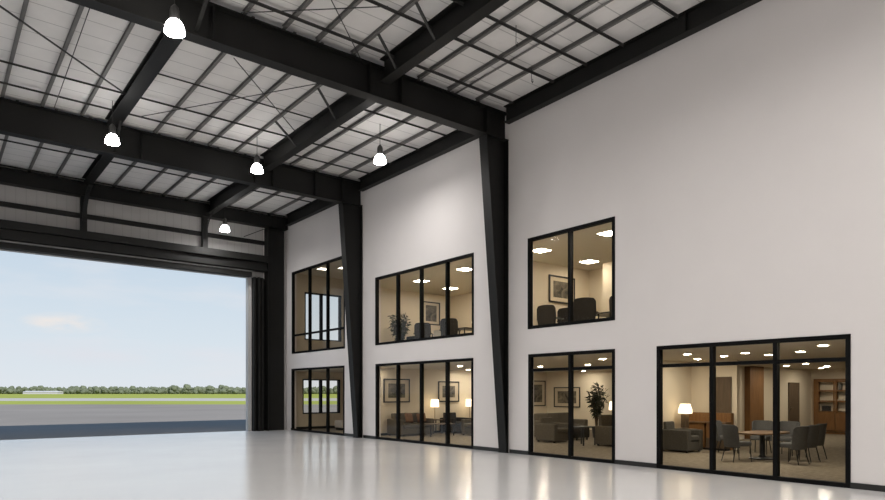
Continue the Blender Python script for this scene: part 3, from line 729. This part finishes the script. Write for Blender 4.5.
def plant(label, loc, pot_h, h0, h1, spread, nst=9, seed=1, pot_r=.17):
    rnd = random.Random(seed)
    o = thing('potted_plant', label, 'plant', loc, group=None)
    MB().lathe([(pot_r * .75, 0), (pot_r, pot_h), (pot_r * .9, pot_h), (pot_r * .85, pot_h - .04)], n=20).build('pot', 'pot', o, world=False)
    st = MB(); lf = MB()
    for k in range(nst):
        a = rnd.uniform(0, 2 * PI); rr = spread * rnd.uniform(.25, 1); zt = rnd.uniform(h0 + (h1 - h0) * .35, h1)
        p0 = Vector((rnd.uniform(-.03, .03), rnd.uniform(-.03, .03), pot_h - .06)); pm = Vector((rr * .25 * math.cos(a), rr * .25 * math.sin(a), (pot_h + zt) / 2)); p1 = Vector((rr * math.cos(a), rr * math.sin(a), zt))
        st.tube([p0, pm, p1], [.012, .009, .004], 5)
        for j in range(34):
            t = rnd.uniform(max(0, (h0 - pot_h) / (zt - pot_h + .01)), 1.0)
            q = p0.lerp(pm, t * 2) if t < .5 else pm.lerp(p1, t * 2 - 1)
            d = Vector((rnd.gauss(0, 1), rnd.gauss(0, 1), rnd.gauss(.35, .8))).normalized(); L = rnd.uniform(.11, .24); u = d.cross(Vector((rnd.gauss(0, 1), rnd.gauss(0, 1), rnd.gauss(0, 1)))).normalized() * L * .13
            lf.add([q, q + d * L * .45 + u, q + d * L + Vector((0, 0, -.15 * L)), q + d * L * .45 - u], [(0, 1, 2, 3)])
    st.build('stems', 'bark', o, world=False); lf.build('leaves', 'leaf', o, world=False)
    return o

# ------------------------------------------------------------------ lounge behind the lower four-pane window
picture('framed ink print in the left panes of the lower four-pane window', 'y', 20.298, 13.32, 14.52, 1.22, 2.12)
picture('framed ink print above the table lamp in the right panes of the lower four-pane window', 'y', 20.298, 15.92, 17.0, 1.22, 2.05)
S1 = sofa('taupe two-seat sofa under the left print behind the lower four-pane window', (14.18, 19.75, 0), 0, 'taupe', 1.56, .88)
pillow('rust brown throw pillow at the left of the taupe two-seat sofa', (14.0, 19.60, .66), (math.radians(70), .1, .2), 'rust', .38)
pillow('small rust throw pillow at the right of the taupe two-seat sofa', (14.58, 19.60, .65), (math.radians(68), -.05, -.25), 'rust', .36)
small_table('coffee_table', 'low table with slim dark legs before the taupe two-seat sofa', 'table', (14.75, 18.78, 0), 1.15, .55, .46, 'darkwood')
small_table('end_table', 'small end table under the lamp between sofa and armchair', 'table', (15.53, 20.0, 0), .48, .46, .55, 'darkwood', group='end tables')
table_lamp('lit table lamp in the third pane of the lower four-pane window', (15.53, 20.0, .551), .78, .15, .17, .30)
armchair('charcoal armchair under the right print of the lower four-pane window', (16.35, 19.72, 0), 0, 'darkfab', .95, .85)
small_table('end_table', 'end table under the lamp at the right edge of the lower four-pane window', 'table', (17.32, 19.98, 0), .50, .48, .55, 'darkwood', group='end tables')
table_lamp('lit table lamp cut by the right frame of the lower four-pane window', (17.32, 19.98, .551), .78, .15, .17, .30)
armchair('taupe armchair at the right edge of the lower four-pane window, side toward the glass', (16.05, 18.15, 0), PI / 2 + PI, 'taupe', .85, .80)
# ------------------------------------------------------------------ lounge behind the lower two-pane window
picture('framed print cut by the left frame of the lower two-pane window', 'y', 20.298, 20.95, 22.17, .98, 2.14)
picture('wide framed print behind the mullion of the lower two-pane window', 'x', 22.298, 18.35, 19.85, .94, 1.84)
armchair('taupe armchair in the left pane of the lower two-pane window', (15.95, 14.2, 0), 0, 'taupe', .92, .84, hb=.78)
sofa('taupe sofa with its back to the wall behind the mullion of the lower two-pane window', (17.7, 15.55, 0), 0, 'taupe', 2.2, .88, n=3, hb=.86)
small_table('side_table', 'black side table in the right pane of the lower two-pane window', 'table', (15.65, 12.80, 0), .62, .60, .57, 'black')
o = thing('ottoman', 'low dark ottoman behind the black side table', 'ottoman', (17.2, 14.3, 0))
B(-.34, .34, -.28, .28, .08, .42).build('cushion', 'darkfab', o, .04, 3, world=False)
for sx in (-1, 1):
    for sy in (-1, 1): B(sx * .27 - .02, sx * .27 + .02, sy * .21 - .02, sy * .21 + .02, 0, .079).build('leg', 'black', o, world=False)
armchair('taupe armchair at the right edge of the lower two-pane window, wooden arm cap showing', (16.2, 12.0, 0), 0, 'taupe', .90, .84, hb=.92)
plant('tall leafy potted plant in the right pane of the lower two-pane window', (18.5, 14.5, 0), .38, .80, 1.90, .42, 24, 4)
small_table('end_table', 'end table under the lamp beside the tall leafy plant', 'table', (17.45, 12.98, 0), .46, .46, .55, 'darkwood', group='end tables')
table_lamp('lit table lamp just inside the right frame of the lower two-pane window', (17.45, 12.98, .551), .76, .13, .16, .28)
# ------------------------------------------------------------------ meeting room behind the three-pane window
armchair('grey boxy armchair beside the lamp in the left pane of the three-pane window', (16.03, 9.72, 0), 0, 'greyfab', .76, .86, hb=.80)
small_table('end_table', 'end table under the lamp behind the grey boxy armchair', 'table', (16.72, 10.0, 0), .46, .46, .58, 'darkwood', group='end tables')
table_lamp('lit table lamp with a block stem in the left pane of the three-pane window', (16.70, 10.0, .581), .70, .14, .19, .27, 'block')
d = thing('reception_desk', 'walnut two-level desk with a raised back panel in the three-pane window', 'desk', (17.25, 9.6, 0))
B(17.30, 17.45, 8.98, 10.25, 0.002, 1.03).build('raised_panel', 'wood', d, .006)
B(16.98, 17.298, 8.98, 10.25, .74, .78).build('desk_top', 'woodtop', d, .004)
B(17.02, 17.298, 9.62, 10.23, .06, .739).build('cabinet', 'wood', d, .004)
B(17.02, 17.298, 9.0, 9.56, .34, .739).build('drawer', 'wood', d, .004)
B(17.02, 17.298, 9.0, 9.56, .06, .33).build('drawer', 'darkwood', d, .004)
B(17.06, 17.29, 9.0, 10.22, .002, .058).build('plinth', 'black', d)
t = thing('meeting_table', 'wood topped meeting table with a black pedestal among the slate chairs', 'table', (15.75, 7.40, 0))
pts = []
for k in range(40):
    a = 2 * PI * k / 40; c_, s_ = math.cos(a), math.sin(a); e = .62
    pts.append((.80 * math.copysign(abs(c_) ** e, c_), .45 * math.copysign(abs(s_) ** e, s_), .612))
MB().prism(pts, (0, 0, .035)).build('table_top', 'woodtop', t, .008, world=False)
MB().lathe([(.30, 0), (.30, .02), (.10, .05), (.062, .10), (.062, .57), (.16, .608)], n=24).build('pedestal', 'black', t, world=False)
dining_chair('slate tub chair nearest the glass, at the left end of the meeting table', (14.70, 7.50, 0), 1.15)
D0 = bpy.data.objects['dining_chair']
for lab, x, y, rz in [('slate tub chair farther left behind the left mullion, near the walnut desk', 16.35, 8.62, .25),
                      ('slate tub chair on the right side of the table, nearest the glass', 15.2, 6.46, PI - .15),
                      ('slate tub chair in the middle of the three on the right side of the table', 15.95, 6.52, PI - .1),
                      ('slate tub chair on the right side of the table, farthest from the glass', 16.7, 6.66, PI - .05),
                      ('slate tub chair behind the table before the wood pilaster', 17.1, 8.08, -PI / 2 + .2),
                      ('slate tub chair behind the table, right of the right mullion', 17.15, 7.44, -PI / 2 + .1)]:
    dup(D0, (x, y, 0), rz, lab)
# glazed wooden cabinet on the back wall
k = thing('display_cabinet', 'tall glazed wooden display cabinet in the right pane of the three-pane window', 'cabinet', (27.35, 10.1, 0))
y0, y1, xf, xb, H = 9.35, 10.80, 27.22, 27.496, 2.13; ym = (y0 + y1) / 2
cb = MB(); cb.box(xf, xb, y0, y0 + .05, 0.002, H); cb.box(xf, xb, y1 - .14, y1, .002, H); cb.box(xf, xb, y0 + .05, y1 - .14, H - .07, H); cb.box(xf, xb, y0 + .05, y1 - .14, .10, .14)
cb.box(xf + .02, xb, y0 + .05, y1 - .14, .002, .06); cb.box(xf + .03, xb, ym - .06 , ym - .04, .14, H - .07)
cb.build('carcass', 'wood', k)
B(xb - .02, xb - .001, y0 + .05, y1 - .14, .14, H - .07).build('back_panel', 'cream', k)
for z in (.86, 1.26, 1.66): B(xf + .03, xb - .021, y0 + .052, y1 - .142, z, z + .025).build('shelf', 'wood', k)
for (a, b) in ((y0 + .052, ym - .062), (ym - .038, y1 - .142)):
    dd = MB(); dd.box(xf - .02, xf - .001, a, a + .05, .15, H - .08); dd.box(xf - .02, xf - .001, b - .05, b, .15, H - .08)
    for z in (.15, .80, 1.24, 1.64, H - .13): dd.box(xf - .02, xf - .001, a + .05, b - .05, z, z + .05)
    dd.box(xf - .015, xf - .004, a + .05, b - .05, .20, .80)
    do = dd.build('door', 'wood', k)
    gg = MB(); gg.add([(xf - .010, a + .05, .85), (xf - .010, b - .05, .85), (xf - .010, b - .05, H - .13), (xf - .010, a + .05, H - .13)], [(0, 1, 2, 3)]); gg.build('glass', 'clear', do)
    MB().box(xf - .035, xf - .021, (b - .035) if a < ym - .3 else (a + .02), (b - .02) if a < ym - .3 else (a + .035), 1.0, 1.12).build('handle', 'brass', do)
def shelfbox(label, ya, yb, z, h, m):
    tag(B(xf + .06, xf + .22, ya, yb, z + .0255, z + h).build('shelf_box', m, bevel=.004), label, 'box', 'things in the glazed cabinet')
shelfbox('black box on the lowest shelf of the glazed wooden cabinet', 10.25, 10.52, .86, .22, 'book')
shelfbox('wide pale box on the lowest shelf of the glazed wooden cabinet', 9.5, 9.85, .86, .14, 'paper')
shelfbox('pale box on the middle shelf of the glazed wooden cabinet', 9.55, 9.75, 1.26, .20, 'paper')
shelfbox('flat pale box on the middle shelf of the glazed wooden cabinet', 9.80, 9.97, 1.26, .09, 'paper')
shelfbox('upright grey box on the top shelf of the glazed wooden cabinet', 9.85, 9.93, 1.66, .26, 'conduit')

# ------------------------------------------------------------------ upper offices
FZ = 3.052
picture('framed ink print in the third pane of the upper four-pane window', 'y', 20.298, 15.13, 16.0, 4.27, 5.18, .12)
conference_chair('dark conference chair in front of the print in the upper four-pane window', (14.02, 18.72, FZ), 2.35)
K0 = bpy.data.objects['conference_chair']
def cchair(x, y, rz, lab): return dup(K0, (x, y, FZ), rz, lab, 'dark conference chairs')
cchair(13.90, 17.05, 2.3, 'dark conference chair with a slanted back right of the print, upper four-pane window')
o = thing('ottoman', 'low dark ottoman between the plant and a chair in the upper four-pane window', 'ottoman', (14.5, 19.7, FZ))
B(-.36, .36, -.3, .3, .08, .66).build('cushion', 'darkfab', o, .05, 3, world=False)
for sx in (-1, 1):
    for sy in (-1, 1): B(sx * .29 - .02, sx * .29 + .02, sy * .23 - .02, sy * .23 + .02, 0, .079).build('leg', 'black', o, world=False)
plant('bushy potted plant in the left panes of the upper four-pane window', (13.62, 19.6, FZ), .36, .45, 1.50, .50, 26, 9)
small_table('desk', 'dark desk at the right edge of the upper four-pane window', 'table', (14.75, 16.95, FZ), 1.1, .6, .76, 'black', rz=0)
table_lamp('unlit tan table lamp on the dark desk of the upper four-pane window', (14.95, 16.95, FZ + .761), .42, .10, .13, .22).children[0].data.materials[0] = M['mat']
c_ = thing('low_cabinet', 'low white cabinet between two dark chairs in the upper four-pane window', 'cabinet', (15.0, 18.6, FZ))
B(-.45, .45, -.22, .22, .05, .80).build('body', 'whitelam', c_, .005, world=False); B(-.47, .47, -.24, .24, .801, .83).build('top', 'whitelam', c_, .004, world=False)
B(-.43, .43, -.20, .20, 0, .049).build('plinth', 'black', c_, world=False)
picture('framed ink print in the upper two-pane window', 'y', 13.298, 14.68, 15.86, 4.34, 5.17, .15)
cchair(14.05, 12.66, 1.75, 'dark conference chair in the left pane of the upper two-pane window')
cchair(14.98, 12.72, 1.9, 'dark conference chair just left of the mullion in the upper two-pane window')
cchair(13.76, 11.12, 2.05, 'dark conference chair just right of the mullion in the upper two-pane window')
cchair(14.05, 10.12, 1.35, 'dark conference chair cut by the right frame of the upper two-pane window')
small_table('conference_table', 'dark conference table in the right pane of the upper two-pane window', 'table', (15.0, 11.3, FZ), .95, .8, .76, 'black')
# ------------------------------------------------------------------ lower end office
b_ = thing('low_bench', 'pale low bench with an arm in the right pane of the lower end window', 'bench', (14.4, 24.3, 0))
B(-.75, .75, -.3, .3, .10, .40).build('seat', 'whitelam', b_, .03, 3, world=False); B(.30, .75, .08, .3, .401, .80).build('backrest', 'whitelam', b_, .03, 3, world=False); B(-.70, .70, -.26, .26, 0, .099).build('plinth', 'black', b_, world=False)

# ------------------------------------------------------------------ light
sun = bpy.data.lights.new('sun', 'SUN'); sun.energy = 5.2; sun.angle = math.radians(.53); sun.color = (1, .95, .88)
so = bpy.data.objects.new('sun', sun); C.objects.link(so); so.rotation_euler = (math.radians(52.5), 0, math.radians(2)); so.location = (0, -10, 30)
for o in (L0.children):
    pass
M['lens'].node_tree.nodes['Principled BSDF'].inputs['Emission Strength'].default_value = 330.0

w = bpy.data.worlds.new('sky'); bpy.context.scene.world = w; w.use_nodes = True; nt = w.node_tree; nt.nodes.clear()
out = nt.nodes.new('ShaderNodeOutputWorld'); bg = nt.nodes.new('ShaderNodeBackground'); tc = nt.nodes.new('ShaderNodeTexCoord')
sp = nt.nodes.new('ShaderNodeSeparateXYZ'); nt.links.new(tc.outputs['Generated'], sp.inputs[0])
rp = nt.nodes.new('ShaderNodeValToRGB'); els = rp.color_ramp.elements
def lin(c): return tuple((v / 255 / 12.92 if v / 255 <= .04045 else ((v / 255 + .055) / 1.055) ** 2.4) for v in c)
els[0].position = 0; els[0].color = (*lin((224, 230, 236)), 1)
els[1].position = 1; els[1].color = (*lin((96, 146, 200)), 1)
for p, c_ in ((.07, (216, 227, 236)), (.13, (208, 222, 234)), (.20, (197, 214, 230)), (.45, (150, 186, 222))):
    e = els.new(p); e.color = (*lin(c_), 1)
nt.links.new(sp.outputs['Z'], rp.inputs['Fac'])
# soft clouds: a general faint noise plus one small bank low over the field
mp = nt.nodes.new('ShaderNodeMapping'); mp.inputs['Scale'].default_value = (3, 3, 14); nt.links.new(tc.outputs['Generated'], mp.inputs['Vector'])
nz = nt.nodes.new('ShaderNodeTexNoise'); nz.inputs['Scale'].default_value = 2.2; nz.inputs['Detail'].default_value = 6; nt.links.new(mp.outputs[0], nz.inputs['Vector'])
cr = nt.nodes.new('ShaderNodeValToRGB'); cr.color_ramp.elements[0].position = .50; cr.color_ramp.elements[0].color = (0, 0, 0, 1); cr.color_ramp.elements[1].position = .78; cr.color_ramp.elements[1].color = (.55, .55, .55, 1)
nt.links.new(nz.outputs['Fac'], cr.inputs['Fac'])
mx = nt.nodes.new('ShaderNodeMixRGB'); mx.inputs[2].default_value = (*lin((228, 229, 234)), 1)
nt.links.new(cr.outputs['Color'], mx.inputs[0]); nt.links.new(rp.outputs['Color'], mx.inputs[1])
def cloud(prev, k, el, half, thick, col, strength, sc):
    # an elongated cloud bank centred in direction (k across the view axis, el up)
    dx, dy, dz = fx + k * fy, fy - k * fx, el; L = math.sqrt(dx * dx + dy * dy + dz * dz)
    m1 = nt.nodes.new('ShaderNodeMapping'); m1.vector_type = 'POINT'
    sub = nt.nodes.new('ShaderNodeVectorMath'); sub.operation = 'SUBTRACT'; sub.inputs[1].default_value = (dx / L, dy / L, dz / L); nt.links.new(tc.outputs['Generated'], sub.inputs[0])
    m1.inputs['Scale'].default_value = (1 / half, 1 / half, 1 / thick); nt.links.new(sub.outputs[0], m1.inputs['Vector'])
    ln = nt.nodes.new('ShaderNodeVectorMath'); ln.operation = 'LENGTH'; nt.links.new(m1.outputs[0], ln.inputs[0])
    n1 = nt.nodes.new('ShaderNodeTexNoise'); n1.inputs['Scale'].default_value = sc; n1.inputs['Detail'].default_value = 6
    mm = nt.nodes.new('ShaderNodeMapping'); mm.inputs['Scale'].default_value = (1, 1, 2.5); nt.links.new(tc.outputs['Generated'], mm.inputs['Vector']); nt.links.new(mm.outputs[0], n1.inputs['Vector'])
    a = nt.nodes.new('ShaderNodeMapRange'); a.inputs['From Min'].default_value = 1.0; a.inputs['From Max'].default_value = 0; a.inputs['To Max'].default_value = 1; nt.links.new(ln.outputs['Value'], a.inputs['Value'])
    b = nt.nodes.new('ShaderNodeMapRange'); b.inputs['From Min'].default_value = .35; b.inputs['From Max'].default_value = .65; nt.links.new(n1.outputs['Fac'], b.inputs['Value'])
    mu = nt.nodes.new('ShaderNodeMath'); mu.operation = 'MULTIPLY'; nt.links.new(a.outputs[0], mu.inputs[0]); nt.links.new(b.outputs[0], mu.inputs[1])
    m2 = nt.nodes.new('ShaderNodeMath'); m2.operation = 'MULTIPLY'; m2.use_clamp = True; m2.inputs[1].default_value = strength; nt.links.new(mu.outputs[0], m2.inputs[0])
    x = nt.nodes.new('ShaderNodeMixRGB'); x.inputs[2].default_value = (*lin(col), 1); nt.links.new(m2.outputs[0], x.inputs[0]); nt.links.new(prev, x.inputs[1])
    return x.outputs[0]
c1 = cloud(mx.outputs[0], -.585, .107, .055, .016, (238, 232, 228), 1.6, 22)
c2 = cloud(c1, -.50, .06, .20, .022, (224, 225, 232), .9, 9)
nt.links.new(c2, bg.inputs['Color']); bg.inputs['Strength'].default_value = 1.0; nt.links.new(bg.outputs[0], out.inputs['Surface'])

# ------------------------------------------------------------------ camera
cam = bpy.data.cameras.new('camera'); co = bpy.data.objects.new('camera', cam); C.objects.link(co)
cam.sensor_width = 36; cam.sensor_fit = 'HORIZONTAL'; cam.lens = 26.3005; cam.shift_y = .16102; cam.clip_start = .05; cam.clip_end = 3000
co.location = (0, 0, 1.6); co.rotation_euler = (PI / 2, 0, -math.radians(38.5113))
S = bpy.context.scene; S.camera = co
S.view_settings.view_transform = 'Standard'; S.view_settings.look = 'None'; S.view_settings.exposure = 0.0; S.view_settings.gamma = 1.0
S.view_settings.use_curve_mapping = False
S.cycles.max_bounces = 10; S.cycles.diffuse_bounces = 5; S.cycles.glossy_bounces = 4; S.cycles.transparent_max_bounces = 12
S.cycles.sample_clamp_indirect = 6.0; S.cycles.caustics_reflective = False; S.cycles.caustics_refractive = False
S.cycles.use_denoising = True
